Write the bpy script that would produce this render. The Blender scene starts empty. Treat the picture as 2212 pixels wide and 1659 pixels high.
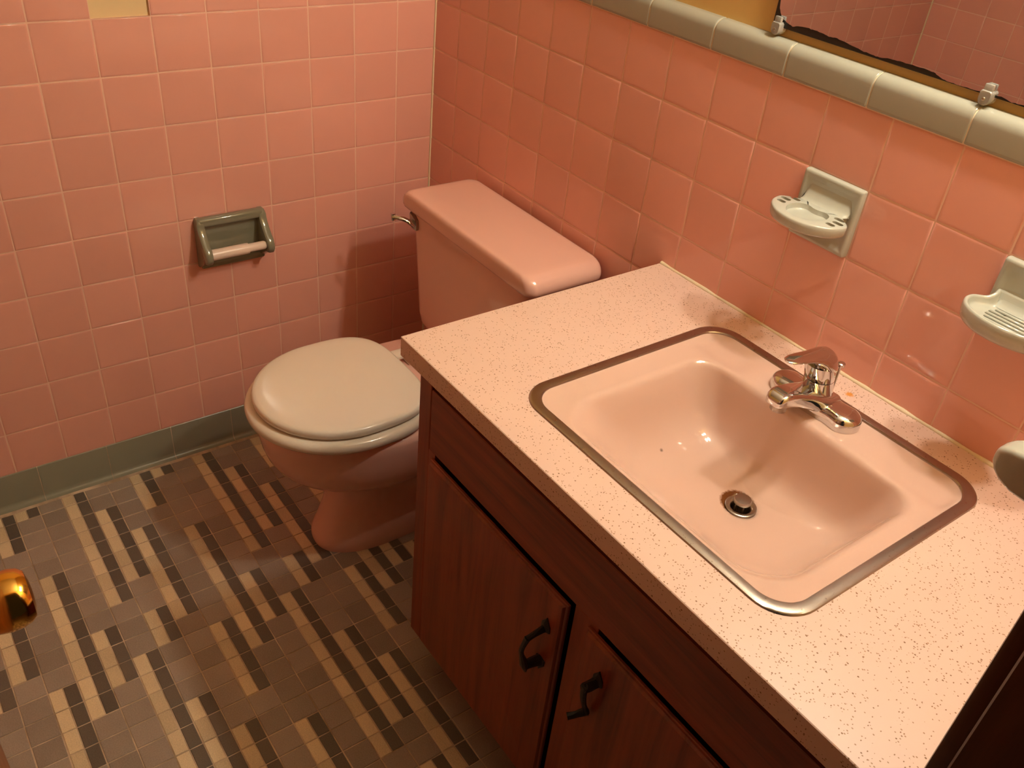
import bpy, bmesh, math, random
from mathutils import Vector, Matrix
random.seed(7)
PI = math.pi
scene = bpy.context.scene
COL = scene.collection

# ------------------------------------------------------------------ materials
def srgb(r, g, b):
    def f(c):
        c /= 255.0
        return c / 12.92 if c <= 0.04045 else ((c + 0.055) / 1.055) ** 2.4
    return (f(r), f(g), f(b), 1.0)

def mat(name, col, rough=0.4, metal=0.0, spec=0.5, coat=0.0):
    m = bpy.data.materials.new(name)
    m.use_nodes = True
    b = m.node_tree.nodes['Principled BSDF']
    b.inputs['Base Color'].default_value = (*col[:3], 1)
    b.inputs['Roughness'].default_value = rough
    b.inputs['Metallic'].default_value = metal
    b.inputs['Specular IOR Level'].default_value = spec
    b.inputs['Coat Weight'].default_value = coat
    b.inputs['Coat Roughness'].default_value = 0.05
    return m

class NT:
    def __init__(self, m):
        self.t = m.node_tree
        self.b = self.t.nodes['Principled BSDF']
    def n(self, typ, **kw):
        o = self.t.nodes.new(typ)
        for k, v in kw.items():
            setattr(o, k, v)
        return o
    def l(self, a, b):
        self.t.links.new(a, b)
    def coord(self, scale=(1, 1, 1), out='Object'):
        tc = self.n('ShaderNodeTexCoord')
        mp = self.n('ShaderNodeMapping')
        mp.inputs['Scale'].default_value = scale
        self.l(tc.outputs[out], mp.inputs['Vector'])
        return mp.outputs['Vector']
    def noise(self, vec, scale, detail=3, rough=0.5, dist=0.0):
        o = self.n('ShaderNodeTexNoise')
        o.inputs['Scale'].default_value = scale
        o.inputs['Detail'].default_value = detail
        o.inputs['Roughness'].default_value = rough
        o.inputs['Distortion'].default_value = dist
        self.l(vec, o.inputs['Vector'])
        return o.outputs['Fac']
    def ramp(self, fac, stops):
        r = self.n('ShaderNodeValToRGB')
        el = r.color_ramp.elements
        while len(el) < len(stops):
            el.new(0.5)
        for e, (p, c) in zip(el, stops):
            e.position = p
            e.color = c if len(c) == 4 else (*c, 1)
        self.l(fac, r.inputs['Fac'])
        return r.outputs['Color']
    def mixc(self, fac, a, b):
        x = self.n('ShaderNodeMix', data_type='RGBA')
        for sock, v in ((x.inputs[0], fac), (x.inputs[6], a), (x.inputs[7], b)):
            if hasattr(v, 'links'):
                self.l(v, sock)
            else:
                sock.default_value = v if not isinstance(v, tuple) or len(v) == 4 else (*v, 1)
        return x.outputs[2]
    def math(self, op, a, b=None):
        x = self.n('ShaderNodeMath', operation=op)
        for i, v in enumerate((a, b)):
            if v is None:
                continue
            if hasattr(v, 'links'):
                self.l(v, x.inputs[i])
            else:
                x.inputs[i].default_value = v
        return x.outputs[0]
    def bump(self, h, strength=0.2, dist=0.002):
        x = self.n('ShaderNodeBump')
        x.inputs['Strength'].default_value = strength
        x.inputs['Distance'].default_value = dist
        self.l(h, x.inputs['Height'])
        self.l(x.outputs['Normal'], self.b.inputs['Normal'])
    def dist(self, p):
        tc = self.n('ShaderNodeTexCoord')
        d = self.n('ShaderNodeVectorMath', operation='DISTANCE')
        self.l(tc.outputs['Object'], d.inputs[0])
        d.inputs[1].default_value = p
        return d.outputs['Value']

C_PINK = (0.80, 0.40, 0.33)
def tile_mat(name, col, rough, var=0.10, wav=0.12):
    m = mat(name, col, rough, coat=0.0)
    t = NT(m)
    at = t.n('ShaderNodeAttribute', attribute_name='tone')
    v = t.coord()
    n = t.noise(v, 9, 3)
    f = t.math('ADD', t.math('MULTIPLY', at.outputs['Fac'], var), t.math('MULTIPLY', n, var * 0.6))
    c = t.ramp(f, [(0.0, tuple(x * 0.93 for x in col)), (var * 1.6, tuple(min(1, x * 1.05) for x in col))])
    t.l(c, t.b.inputs['Base Color'])
    t.bump(t.noise(v, 22, 2), wav, 0.0025)
    return m

M_TILE = tile_mat('pink_glazed_tile', C_PINK, 0.10, 0.09, 0.05)
M_GROUT = mat('pinkish_grout', (0.83, 0.53, 0.42), 0.8)
M_PATCH = mat('bare_adhesive_patch', (0.78, 0.60, 0.34), 0.6)
M_OCHRE = mat('ochre_paint', (0.66, 0.44, 0.155), 0.55)
t = NT(M_OCHRE); t.bump(t.noise(t.coord(), 60, 3), 0.25, 0.002)
M_GREYT = tile_mat('grey_glazed_tile', (0.36, 0.36, 0.30), 0.12, 0.06, 0.02)
M_GREYB = tile_mat('grey_base_tile', (0.28, 0.28, 0.215), 0.22, 0.06)
M_CAULK = mat('cream_caulk', (0.78, 0.66, 0.46), 0.6)
M_CAPGROUT = mat('pale_grout', (0.72, 0.60, 0.42), 0.8)
M_CERAM = mat('grey_ceramic', (0.46, 0.475, 0.42), 0.09, coat=0.3)
M_CERAMD = mat('dark_grey_ceramic', (0.225, 0.225, 0.165), 0.12, coat=0.3)
M_HOLE = mat('slot_shadow', (0.06, 0.05, 0.03), 0.8)
M_CHINA = mat('pink_vitreous_china', (0.80, 0.49, 0.415), 0.10, coat=0.3)
M_SEAT = mat('bone_plastic', (0.79, 0.74, 0.645), 0.16, coat=0.2)
M_CHROME = mat('chrome', (0.70, 0.70, 0.72), 0.05, 1.0)
M_CHROMED = mat('dull_chrome', (0.42, 0.36, 0.31), 0.28, 1.0)
M_STEEL = mat('brushed_steel', (0.42, 0.365, 0.32), 0.30, 1.0)
t = NT(M_STEEL)
n = t.noise(t.coord((1, 1, 1)), 150, 4, 0.7)
t.l(t.ramp(n, [(0.3, (0.33, 0.33, 0.33)), (0.75, (0.26, 0.26, 0.26))]), t.b.inputs['Roughness'])
M_BLACK = mat('blackened_backing', (0.020, 0.020, 0.016), 0.22)
M_SILVER = mat('mirror_silver', (0.74, 0.75, 0.78), 0.0, 1.0)
M_IRON = mat('black_iron', (0.022, 0.018, 0.013), 0.42)
M_BRASS = mat('polished_brass', (0.78, 0.43, 0.09), 0.13, 1.0)
M_ROLLER = mat('pinkish_plastic', (0.83, 0.68, 0.60), 0.3)
M_DARK = mat('cabinet_interior', (0.02, 0.012, 0.008), 0.9)
M_WHITE = mat('ceiling_paint', (0.72, 0.68, 0.60), 0.8)
M_CLEAR = mat('clear_plastic', (0.95, 0.93, 0.86), 0.12)
M_CLEAR.node_tree.nodes['Principled BSDF'].inputs['Transmission Weight'].default_value = 0.72
M_CLEAR.node_tree.nodes['Principled BSDF'].inputs['IOR'].default_value = 1.45

# basin: pink enamel with a rust ring by the drain and a few chips
DRAIN = (1.3075, -0.254, 0.660)
M_BASIN = mat('pink_enamel', (0.665, 0.465, 0.385), 0.09, coat=0.25)
t = NT(M_BASIN)
base = (0.665, 0.465, 0.385, 1)
dn = t.dist((DRAIN[0] - 0.0085, DRAIN[1] + 0.002, DRAIN[2]))
nn = t.noise(t.coord(), 260, 3)
f = t.math('ADD', dn, t.math('MULTIPLY', nn, 0.006))
rust = t.ramp(f, [(0.0278, (1, 1, 1)), (0.0292, (0, 0, 0))])
c = t.mixc(rust, base, (0.17, 0.055, 0.012, 1))
for p in ((1.1655, -0.2900, 0.682), (1.190, -0.388, 0.688), (1.4098, -0.3010, 0.664)):
    s = t.ramp(t.dist(p), [(0.0011, (1, 1, 1)), (0.0017, (0, 0, 0))])
    c = t.mixc(s, c, (0.05, 0.03, 0.02, 1))
t.l(c, t.b.inputs['Base Color'])

# laminate: pink with clusters of fine brown dashes
def laminate():
    m = mat('speckled_pink_laminate', (0.86, 0.66, 0.54), 0.33)
    t = NT(m)
    col = (0.87, 0.66, 0.535, 1)
    c = t.mixc(t.noise(t.coord(), 7, 3), (0.71, 0.51, 0.435, 1), (0.765, 0.56, 0.475, 1))
    cl = t.noise(t.coord(), 38, 3, 0.6)
    for sc, rot, th, dark in (((250, 330, 330), 0.6, 0.27, (0.38, 0.21, 0.115, 1)), ((330, 230, 330), -0.4, 0.245, (0.32, 0.165, 0.085, 1)),
                              ((150, 170, 170), 1.1, 0.18, (0.25, 0.12, 0.055, 1))):
        tc = t.n('ShaderNodeTexCoord')
        mp = t.n('ShaderNodeMapping')
        mp.inputs['Scale'].default_value = sc
        mp.inputs['Rotation'].default_value = (0, 0, rot)
        t.l(tc.outputs['Object'], mp.inputs['Vector'])
        vo = t.n('ShaderNodeTexVoronoi')
        vo.inputs['Scale'].default_value = 1.0
        t.l(mp.outputs['Vector'], vo.inputs['Vector'])
        sep = t.n('ShaderNodeSeparateColor')
        t.l(vo.outputs['Color'], sep.inputs['Color'])
        pick = t.math('LESS_THAN', t.math('ADD', sep.outputs['Red'], t.math('MULTIPLY', cl, -0.9)), -0.24)
        near = t.math('LESS_THAN', vo.outputs['Distance'], th)
        c = t.mixc(t.math('MULTIPLY', pick, near), c, dark)
    f = t.math('ADD', t.dist((1.300, -0.0415, 0.790)), t.math('MULTIPLY', t.noise(t.coord(), 200, 2), 0.008))
    c = t.mixc(t.ramp(f, [(0.0085, (1, 1, 1)), (0.0105, (0, 0, 0))]), c, (0.72, 0.30, 0.07, 1))
    t.l(c, t.b.inputs['Base Color'])
    return m
M_LAM = laminate()

def wood(name, axis, base=(0.29, 0.058, 0.020), dark=(0.12, 0.022, 0.008), rough=0.36):
    m = mat(name, base, rough)
    t = NT(m)
    s = [26, 26, 26]
    s[axis] = 1.6
    v = t.coord(tuple(s))
    n1 = t.noise(v, 1.4, 6, 0.62, 0.8)
    n2 = t.noise(t.coord(tuple(x * 6 for x in s)), 1.0, 3, 0.6)
    c = t.ramp(n1, [(0.28, dark), (0.5, tuple(x * 0.82 for x in base)), (0.75, tuple(x * 1.15 for x in base))])
    c = t.mixc(t.math('MULTIPLY', t.ramp(n2, [(0.55, (0, 0, 0)), (0.75, (1, 1, 1))]), 0.45), c, (*dark, 1))
    t.l(c, t.b.inputs['Base Color'])
    t.bump(n2, 0.12, 0.001)
    return m
M_WOODV = wood('red_stained_wood_upright', 2)
M_WOODH = wood('red_stained_wood_level', 0)
M_CASING = wood('dark_walnut_casing', 2, (0.105, 0.034, 0.013), (0.045, 0.013, 0.006), 0.3)
M_DOOR = wood('reddish_door_wood', 2, (0.30, 0.115, 0.045), (0.16, 0.055, 0.02), 0.4)

def floor_tile(name, col):
    m = mat(name, col, 0.45)
    t = NT(m)
    at = t.n('ShaderNodeAttribute', attribute_name='tone')
    n = t.noise(t.coord(), 420, 2, 0.7)
    n2 = t.noise(t.coord(), 16, 3, 0.6)
    f = t.math('ADD', t.math('MULTIPLY', n, 0.55), t.math('ADD', t.math('MULTIPLY', at.outputs['Fac'], 0.25), t.math('MULTIPLY', n2, 0.2)))
    c = t.ramp(f, [(0.3, tuple(x * 0.74 for x in col)), (0.7, tuple(min(1, x * 1.24) for x in col))])
    t.l(c, t.b.inputs['Base Color'])
    return m
M_FCREAM = floor_tile('cream_floor_tile', (0.70, 0.58, 0.38))
M_FGREY = floor_tile('grey_floor_tile', (0.33, 0.275, 0.23))
M_FDARK = floor_tile('charcoal_floor_tile', (0.135, 0.115, 0.092))
M_FGROUT = mat('floor_grout', (0.42, 0.33, 0.235), 0.9)
t = NT(M_FGROUT)
t.l(t.ramp(t.noise(t.coord(), 14, 4, 0.6), [(0.35, (0.34, 0.25, 0.17)), (0.65, (0.66, 0.52, 0.38))]), t.b.inputs['Base Color'])

def emis(name, col, s):
    m = bpy.data.materials.new(name)
    m.use_nodes = True
    nt = m.node_tree
    nt.nodes.clear()
    e = nt.nodes.new('ShaderNodeEmission')
    e.inputs['Color'].default_value = (*col, 1)
    e.inputs['Strength'].default_value = s
    o = nt.nodes.new('ShaderNodeOutputMaterial')
    nt.links.new(e.outputs[0], o.inputs[0])
    return m
LIGHT_COL = (1.0, 0.92, 0.74)
M_BULB = emis('warm_bulb', LIGHT_COL, 318.0)

# ------------------------------------------------------------------ mesh helpers
def finish(name, bm, mats, parent=None, angle=35, smooth=True, recalc=True):
    if recalc:
        bmesh.ops.recalc_face_normals(bm, faces=bm.faces[:])
    me = bpy.data.meshes.new(name)
    bm.to_mesh(me)
    bm.free()
    for m in (mats if isinstance(mats, (list, tuple)) else [mats]):
        me.materials.append(m)
    if smooth:
        for p in me.polygons:
            p.use_smooth = True
        me.set_sharp_from_angle(angle=math.radians(angle))
    o = bpy.data.objects.new(name, me)
    COL.objects.link(o)
    if parent is not None:
        o.parent = parent
        o.matrix_parent_inverse = Matrix.Translation(parent.location).inverted()
    return o

def thing(name, label, cat, loc, group=None):
    o = bpy.data.objects.new(name, None)
    o.empty_display_size = 0.05
    o.location = loc
    COL.objects.link(o)
    o['label'] = label
    o['category'] = cat
    if group:
        o['group'] = group
    return o

def tag(o, label, cat, group=None):
    o['label'] = label
    o['category'] = cat
    if group:
        o['group'] = group
    return o

def struct(o, label=None, cat=None):
    o['kind'] = 'structure'
    if label:
        o['label'] = label
    if cat:
        o['category'] = cat
    return o

def box(bm, x0, x1, y0, y1, z0, z1, bev=0.0, segs=2, mi=0):
    r = bmesh.ops.create_cube(bm, size=1.0)
    vs = r['verts']
    for v in vs:
        v.co = Vector(((x0 + x1) / 2 + v.co.x * (x1 - x0), (y0 + y1) / 2 + v.co.y * (y1 - y0), (z0 + z1) / 2 + v.co.z * (z1 - z0)))
    fs = {f for v in vs for f in v.link_faces}
    for f in fs:
        f.material_index = mi
    if bev > 0:
        es = list({e for v in vs for e in v.link_edges})
        bmesh.ops.bevel(bm, geom=es, offset=bev, segments=segs, profile=0.5, affect='EDGES', clamp_overlap=True)

def loft(bm, rings, cap0=True, cap1=True, closed=False, mi=0):
    vr = [[bm.verts.new(p) for p in r] for r in rings]
    n = len(vr[0])
    pairs = list(zip(vr[:-1], vr[1:]))
    if closed:
        pairs.append((vr[-1], vr[0]))
    for a, b in pairs:
        for i in range(n):
            j = (i + 1) % n
            f = bm.faces.new((a[i], a[j], b[j], b[i]))
            f.material_index = mi
    for flag, r in ((cap0, vr[0]), (cap1, vr[-1])):
        if flag and not closed:
            c = bm.verts.new(sum((v.co for v in r), Vector()) / n)
            for i in range(n):
                f = bm.faces.new((r[i], r[(i + 1) % n], c))
                f.material_index = mi
    return vr

def rr(x0, x1, y0, y1, r, k=8, m=10):
    """rounded rectangle, counter-clockwise, always 4*(k+m) points; r may be (front corners, back corners)"""
    rf, rb = r if isinstance(r, tuple) else (r, r)
    lim = min((x1 - x0) / 2 - 1e-6, (y1 - y0) / 2 - 1e-6)
    rf, rb = max(1e-5, min(rf, lim)), max(1e-5, min(rb, lim))
    pts = []
    cs = [(x1 - rf, y0 + rf, -PI / 2, rf), (x1 - rb, y1 - rb, 0, rb), (x0 + rb, y1 - rb, PI / 2, rb), (x0 + rf, y0 + rf, PI, rf)]
    for q in range(4):
        cx, cy, a0, rq = cs[q]
        arc = [(cx + rq * math.cos(a0 + PI / 2 * i / k), cy + rq * math.sin(a0 + PI / 2 * i / k)) for i in range(k + 1)]
        pts += arc
        nx, ny, a1, rn = cs[(q + 1) % 4]
        e = (nx + rn * math.cos(a1), ny + rn * math.sin(a1))
        s = arc[-1]
        for i in range(1, m):
            pts.append((s[0] + (e[0] - s[0]) * i / m, s[1] + (e[1] - s[1]) * i / m))
    return pts

def ring(pts, z):
    return [Vector((p[0], p[1], z)) for p in pts]

def egg(cx, yc, hw, bf, bb, z, nf=2.0, nb=2.3, N=72):
    out = []
    for i in range(N):
        a = 2 * PI * i / N
        c, s = math.cos(a), math.sin(a)
        n = nf if s < 0 else nb
        b = bf if s < 0 else bb
        x = cx + hw * math.copysign(abs(c) ** (2 / n), c)
        y = yc + b * math.copysign(abs(s) ** (2 / n), s)
        out.append(Vector((x, y, z)))
    return out

def tube(bm, path, radii, n=12, up=Vector((0, 0, 1)), flat=1.0, caps=True, mi=0):
    path = [Vector(p) for p in path]
    if not hasattr(radii, '__len__'):
        radii = [radii] * len(path)
    rings = []
    for i, p in enumerate(path):
        t = (path[min(i + 1, len(path) - 1)] - path[max(i - 1, 0)]).normalized()
        s = t.cross(up)
        if s.length < 1e-4:
            s = t.cross(Vector((1, 0, 0)))
        s.normalize()
        u = s.cross(t).normalized()
        rings.append([p + s * math.cos(2 * PI * k / n) * radii[i] + u * math.sin(2 * PI * k / n) * radii[i] * flat for k in range(n)])
    loft(bm, rings, caps, caps, mi=mi)

def spline(pts, n=6):
    pts = [Vector(p) for p in pts]
    out = []
    for i in range(len(pts) - 1):
        p0, p1, p2, p3 = pts[max(i - 1, 0)], pts[i], pts[i + 1], pts[min(i + 2, len(pts) - 1)]
        for k in range(n):
            t = k / n
            out.append(0.5 * ((2 * p1) + (-p0 + p2) * t + (2 * p0 - 5 * p1 + 4 * p2 - p3) * t * t + (-p0 + 3 * p1 - 3 * p2 + p3) * t ** 3))
    out.append(pts[-1])
    return out

def lathe(bm, prof, center, axis='Z', n=40, cap0=True, cap1=True, mi=0):
    rings = []
    for r, h in prof:
        rg = []
        for k in range(n):
            a = 2 * PI * k / n
            c, s = r * math.cos(a), r * math.sin(a)
            v = {'Z': (c, s, h), 'Y': (c, h, s), 'X': (h, c, s)}[axis]
            rg.append(Vector(center) + Vector(v))
        rings.append(rg)
    loft(bm, rings, cap0, cap1, mi=mi)

def tone_attr(o, tones):
    """per-face random tone of each tile"""
    at = o.data.attributes.new('tone', 'FLOAT', 'FACE')
    at.data.foreach_set('value', tones)

# ------------------------------------------------------------------ tiled walls
ROW = 0.10848
TOP = 1.185
PITCH = 0.1095

def tiled_wall(name, plane, along0, cols, nrows, missing=(), back_extra=0.12, zmax=2.4, ends=(0, 2)):
    """plane: function (a, d, z) -> world; a = distance along the wall, d = distance out of the tile face into the room"""
    bm = bmesh.new()
    tones = []
    def quad(ps, mi, tone=0.5):
        f = bm.faces.new([bm.verts.new(plane(*p)) for p in ps])
        f.material_index = mi
        tones.append(tone)
    rows = [(TOP - ROW * (r + 1), TOP - ROW * r) for r in range(nrows)]
    g = 0.0011
    for ci in range(len(cols) - 1):
        a0, a1 = cols[ci], cols[ci + 1]
        for ri, (z0, z1) in enumerate(rows):
            if (ci, ri) in missing:
                d = -0.0065
                quad([(a0, d, z0), (a1, d, z0), (a1, d, z1), (a0, d, z1)], 3)
                for (p, q) in (((a0, z0), (a1, z0)), ((a1, z0), (a1, z1)), ((a1, z1), (a0, z1)), ((a0, z1), (a0, z0))):
                    quad([(p[0], d, p[1]), (q[0], d, q[1]), (q[0], -0.0014, q[1]), (p[0], -0.0014, p[1])], 1)
                continue
            tn = random.random()
            quad([(a0, -0.0006, z0), (a1, -0.0006, z0), (a1, -0.0006, z1), (a0, -0.0006, z1)], 1)
            # cushion-edged tile, each set a hair out of true
            tx, tz = random.uniform(-1, 1) * 0.00022, random.uniform(-1, 1) * 0.00022
            j = [random.uniform(-1, 1) * 0.0003 for _ in range(4)]
            prof = [(0.0, -0.0008), (0.0005, -0.0003), (0.0014, 0.0001), (0.0028, 0.0004), (0.0050, 0.0005)]
            rings = []
            b0, b1, c0, c1 = a0 + g + j[0], a1 - g + j[1], z0 + g + j[2], z1 - g + j[3]
            for ins, d in prof:
                pts = [(b0 + ins, c0 + ins), (b1 - ins, c0 + ins), (b1 - ins, c1 - ins), (b0 + ins, c1 - ins)]
                out = []
                for (a, z) in pts:
                    dd = d
                    if d > -0.001:
                        dd += tx * ((a - b0) / (b1 - b0) - 0.5) * 2 + tz * ((z - c0) / (c1 - c0) - 0.5) * 2
                    out.append(bm.verts.new(plane(a, dd, z)))
                rings.append(out)
            for r0, r1 in zip(rings[:-1], rings[1:]):
                for i in range(4):
                    k = (i + 1) % 4
                    f = bm.faces.new((r0[i], r0[k], r1[k], r1[i]))
                    f.material_index = 0
                    tones.append(tn)
            f = bm.faces.new(rings[-1])
            f.material_index = 0
            tones.append(tn)
    # mortar bed and painted plaster behind
    lo, hi = cols[0], cols[-1]
    d0, d1 = -0.008, -0.1
    z0 = 0.0
    quad([(lo, -0.0012, 0), (hi, -0.0012, 0), (hi, -0.0012, rows[-1][0]), (lo, -0.0012, rows[-1][0])], 1)
    quad([(lo, -0.0065, TOP), (hi, -0.0065, TOP), (hi, -0.0065, TOP + 0.04), (lo, -0.0065, TOP + 0.04)], 1)
    quad([(lo, -0.02, TOP), (hi, -0.02, TOP), (hi, -0.02, zmax), (lo, -0.02, zmax)], 2)
    quad([(ends[0], d1, 0), (ends[1], d1, 0), (ends[1], d1, zmax), (ends[0], d1, zmax)], 2)
    for e in ends:
        quad([(e, d1, 0), (e, -0.02, 0), (e, -0.02, zmax), (e, d1, zmax)], 2)
    quad([(lo, d1, zmax), (hi, d1, zmax), (hi, -0.02, zmax), (lo, -0.02, zmax)], 2)
    o = finish(name, bm, [M_TILE, M_GROUT, M_OCHRE, M_PATCH], recalc=False, angle=50)
    # orient every face into the room where it matters: flip if pointing the wrong way
    tone_attr(o, tones)
    return struct(o)

W_ROOM = 2.098
X_END = 1.765
def pl_left(a, d, z): return Vector((d, -a, z))
def pl_back(a, d, z): return Vector((a, -d, z))
def pl_front(a, d, z): return Vector((a, -W_ROOM + d, z))
lcols = [0.0] + [0.1022 + PITCH * k for k in range(19)]
lcols = [c for c in lcols if c < W_ROOM - 0.03] + [W_ROOM]
bcols = [0.0] + [0.1017 + PITCH * k for k in range(20)]
bcols = [c for c in bcols if c < X_END - 0.03] + [X_END]
wl = tiled_wall('wall_left', pl_left, 0, lcols, 10, missing={(6, 0)}, ends=(-0.1, W_ROOM + 0.1))
wl['label'] = 'pink tiled wall behind the toilet paper holder'
wb = tiled_wall('wall_back', pl_back, 0, bcols, 10, ends=(0.0, X_END))
wb['label'] = 'pink tiled wall with ochre plaster behind the sink'
wf = tiled_wall('wall_front', pl_front, 0, bcols, 10, ends=(0.0, X_END))
wf['label'] = 'pink tiled wall seen only in the mirror'

# wall with the doorway the picture is taken from
bm = bmesh.new()
Y_J0, Y_J1 = -0.575, -1.225        # rough opening
box(bm, X_END, X_END + 0.12, Y_J0, 0.1, 0, 2.4)
box(bm, X_END, X_END + 0.12, -W_ROOM - 0.1, Y_J1, 0, 2.4)
box(bm, X_END, X_END + 0.12, Y_J1, Y_J0, 2.03, 2.4)
struct(finish('wall_right', bm, M_OCHRE, smooth=False), 'painted wall around the doorway')

bm = bmesh.new()
box(bm, -0.1, X_END + 0.12, -W_ROOM - 0.1, 0.1, 2.4, 2.46)
struct(finish('ceiling', bm, M_WHITE, smooth=False))

# ------------------------------------------------------------------ floor: 2 inch lattice of grey squares and cream/charcoal pairs
FX0, FP = 0.052, 0.0510
FY0, FQ = -0.598, 0.0521
RUNS = {0: [(3, 9)], 1: [(1, 6), (8, 10)], 2: [(10, 19)], 3: [(8, 11)], 4: [(4, 12)], 5: [(10, 14)]}
def striped(m, i):
    for a, b in RUNS[m % 6]:
        for sh in (-12, 0):
            k = i % 12
            if a + sh <= k < b + sh:
                return True
    return False
bm = bmesh.new()
tones = []
def ftile(x0, x1, y0, y1, mi):
    x0, x1, y0, y1 = max(x0, 0.0), min(x1, X_END), max(y0, -W_ROOM), min(y1, 0.0)
    if x1 - x0 < 0.006 or y1 - y0 < 0.006:
        return
    tn = random.random()
    g = 0.0012
    j = [random.uniform(-1, 1) * 0.00035 for _ in range(4)]
    x0 += g + j[0]; x1 -= g + j[1]; y0 += g + j[2]; y1 -= g + j[3]
    rings = []
    for ins, z in ((0, -0.0015), (0, -0.0006), (0.0008, 0.0)):
        rings.append([bm.verts.new(p) for p in ((x0 + ins, y0 + ins, z), (x1 - ins, y0 + ins, z), (x1 - ins, y1 - ins, z), (x0 + ins, y1 - ins, z))])
    for r0, r1 in zip(rings[:-1], rings[1:]):
        for i in range(4):
            k = (i + 1) % 4
            f = bm.faces.new((r0[i], r0[k], r1[k], r1[i])); f.material_index = mi; tones.append(tn)
    f = bm.faces.new(rings[-1]); f.material_index = mi; tones.append(tn)
for i in range(-2, 36):
    x0, x1 = FX0 + FP * i, FX0 + FP * (i + 1)
    for m in range(-12, 31):
        yl = FY0 - FQ * m            # left (cream) edge of the cell
        yr = yl + FQ
        if striped(m, i):
            ftile(x0, x1, yl, yl + FQ / 2, 1)
            ftile(x0, x1, yl + FQ / 2, yr, 2)
        else:
            ftile(x0, x1, yl, yr, 0)
def fq(ps):
    f = bm.faces.new([bm.verts.new(p) for p in ps]); f.material_index = 3; tones.append(0.5)
XO = X_END + 0.12
for z, flip in ((-0.0012, 0), (-0.08, 1)):
    fq([(-0.1, -W_ROOM - 0.1, z), (XO + 1.0, -W_ROOM - 0.1, z), (XO + 1.0, 0.1, z), (-0.1, 0.1, z)])
fl = finish('floor', bm, [M_FGREY, M_FCREAM, M_FDARK, M_FGROUT], recalc=False, smooth=False)
tone_attr(fl, tones)
struct(fl, 'mosaic floor of grey, cream and charcoal tiles')

# ------------------------------------------------------------------ grey cap and base tiles
def cap_trim(name, plane, joints, lo, hi):
    bm = bmesh.new()
    tones = []
    prof = []                         # (d, z) outer profile
    z0, z1, r = TOP + 0.0012, 1.2350, 0.017
    prof.append((-0.001, z0)); prof.append((0.0028, z0 + 0.0004)); prof.append((0.0040, z0 + 0.002)); prof.append((0.0042, z0 + 0.005))
    cz, cd = z1 - r, 0.0042 - r
    prof.append((0.0042, cz - 0.004))
    for k in range(0, 11):
        a = PI / 2 * k / 10
        prof.append((cd + r * math.cos(a), cz + r * math.sin(a)))
    prof.append((-0.030, z1 + 0.0003))
    js = [lo] + [j for j in joints if lo + 0.01 < j < hi - 0.01] + [hi]
    def strip(a0, a1, off, mi, tn):
        A = [bm.verts.new(plane(a0, d - off, z - off)) for d, z in prof]
        B = [bm.verts.new(plane(a1, d - off, z - off)) for d, z in prof]
        for i in range(len(prof) - 1):
            f = bm.faces.new((A[i], B[i], B[i + 1], A[i + 1])); f.material_index = mi; tones.append(tn)
        return A, B
    for j0, j1 in zip(js[:-1], js[1:]):
        tn = random.random()
        e0, e1 = j0 + 0.0008, j1 - 0.0008
        prs = []
        for a, o in ((e0, 0.0012), (e0 + 0.0003, 0.0005), (e0 + 0.0011, 0.0), (e0 + 0.003, 0.0), (e1 - 0.003, 0.0), (e1 - 0.0011, 0.0), (e1 - 0.0003, 0.0005), (e1, 0.0012)):
            prs.append([bm.verts.new(plane(a, d - o, z - o * (1 if z > 1.2 else -0.3))) for d, z in prof])
        for A, B in zip(prs[:-1], prs[1:]):
            for i in range(len(prof) - 1):
                f = bm.faces.new((A[i], B[i], B[i + 1], A[i + 1])); f.material_index = 0; tones.append(tn)
    strip(lo, hi, 0.0010, 1, 0.5)
    o = finish(name, bm, [M_GREYT, M_CAPGROUT], recalc=False, angle=60)
    tone_attr(o, tones)
    return struct(o)
cj = [0.8466 + 0.1524 * k for k in range(-6, 7)]
cap_trim('trim_1', pl_back, cj, 0.0, X_END)['label'] = 'grey bullnose cap tiles under the mirror'
cap_trim('trim_2', pl_left, cj, 0.0, W_ROOM)
cap_trim('trim_3', pl_front, cj, 0.0, X_END)

def base_trim(name, plane, joints, lo, hi):
    bm = bmesh.new()
    tones = []
    prof = [(-0.0012, 0.1000), (0.0006, 0.0992), (0.0012, 0.0975), (0.0012, 0.018)]
    for k in range(1, 7):
        a = PI / 2 * k / 6
        prof.append((0.0012 + 0.012 * (1 - math.cos(a)), 0.018 - 0.012 * math.sin(a)))
    prof.append((0.0150, 0.0055)); prof.append((0.0155, -0.001))
    js = [lo] + [j for j in joints if lo + 0.01 < j < hi - 0.01] + [hi]
    for j0, j1 in zip(js[:-1], js[1:]):
        tn = random.random()
        for a0, a1, mi, off in ((j0 + 0.0008, j1 - 0.0008, 0, 0.0), (j1 - 0.0009, j1 + 0.0009, 1, 0.0006)):
            A = [bm.verts.new(plane(a0, d - off, z)) for d, z in prof]
            B = [bm.verts.new(plane(a1, d - off, z)) for d, z in prof]
            for i in range(len(prof) - 1):
                f = bm.faces.new((A[i], B[i], B[i + 1], A[i + 1])); f.material_index = mi; tones.append(tn)
    # thin bead of old caulk where base meets floor
    A = [(0.0150, 0.0052), (0.0185, 0.0030), (0.0205, -0.001)]
    N = 60
    prev = None
    for k in range(N + 1):
        a = lo + (hi - lo) * k / N
        w = 1.0 + random.uniform(-0.5, 0.35)
        cur = [bm.verts.new(plane(a, 0.0150 + (d - 0.0150) * w, z)) for d, z in A]
        if prev:
            for i in range(2):
                f = bm.faces.new((prev[i], cur[i], cur[i + 1], prev[i + 1])); f.material_index = 2; tones.append(0.5)
        prev = cur
    o = finish(name, bm, [M_GREYB, M_FGROUT, M_FGROUT], recalc=False, angle=60)
    tone_attr(o, tones)
    return struct(o)
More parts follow.
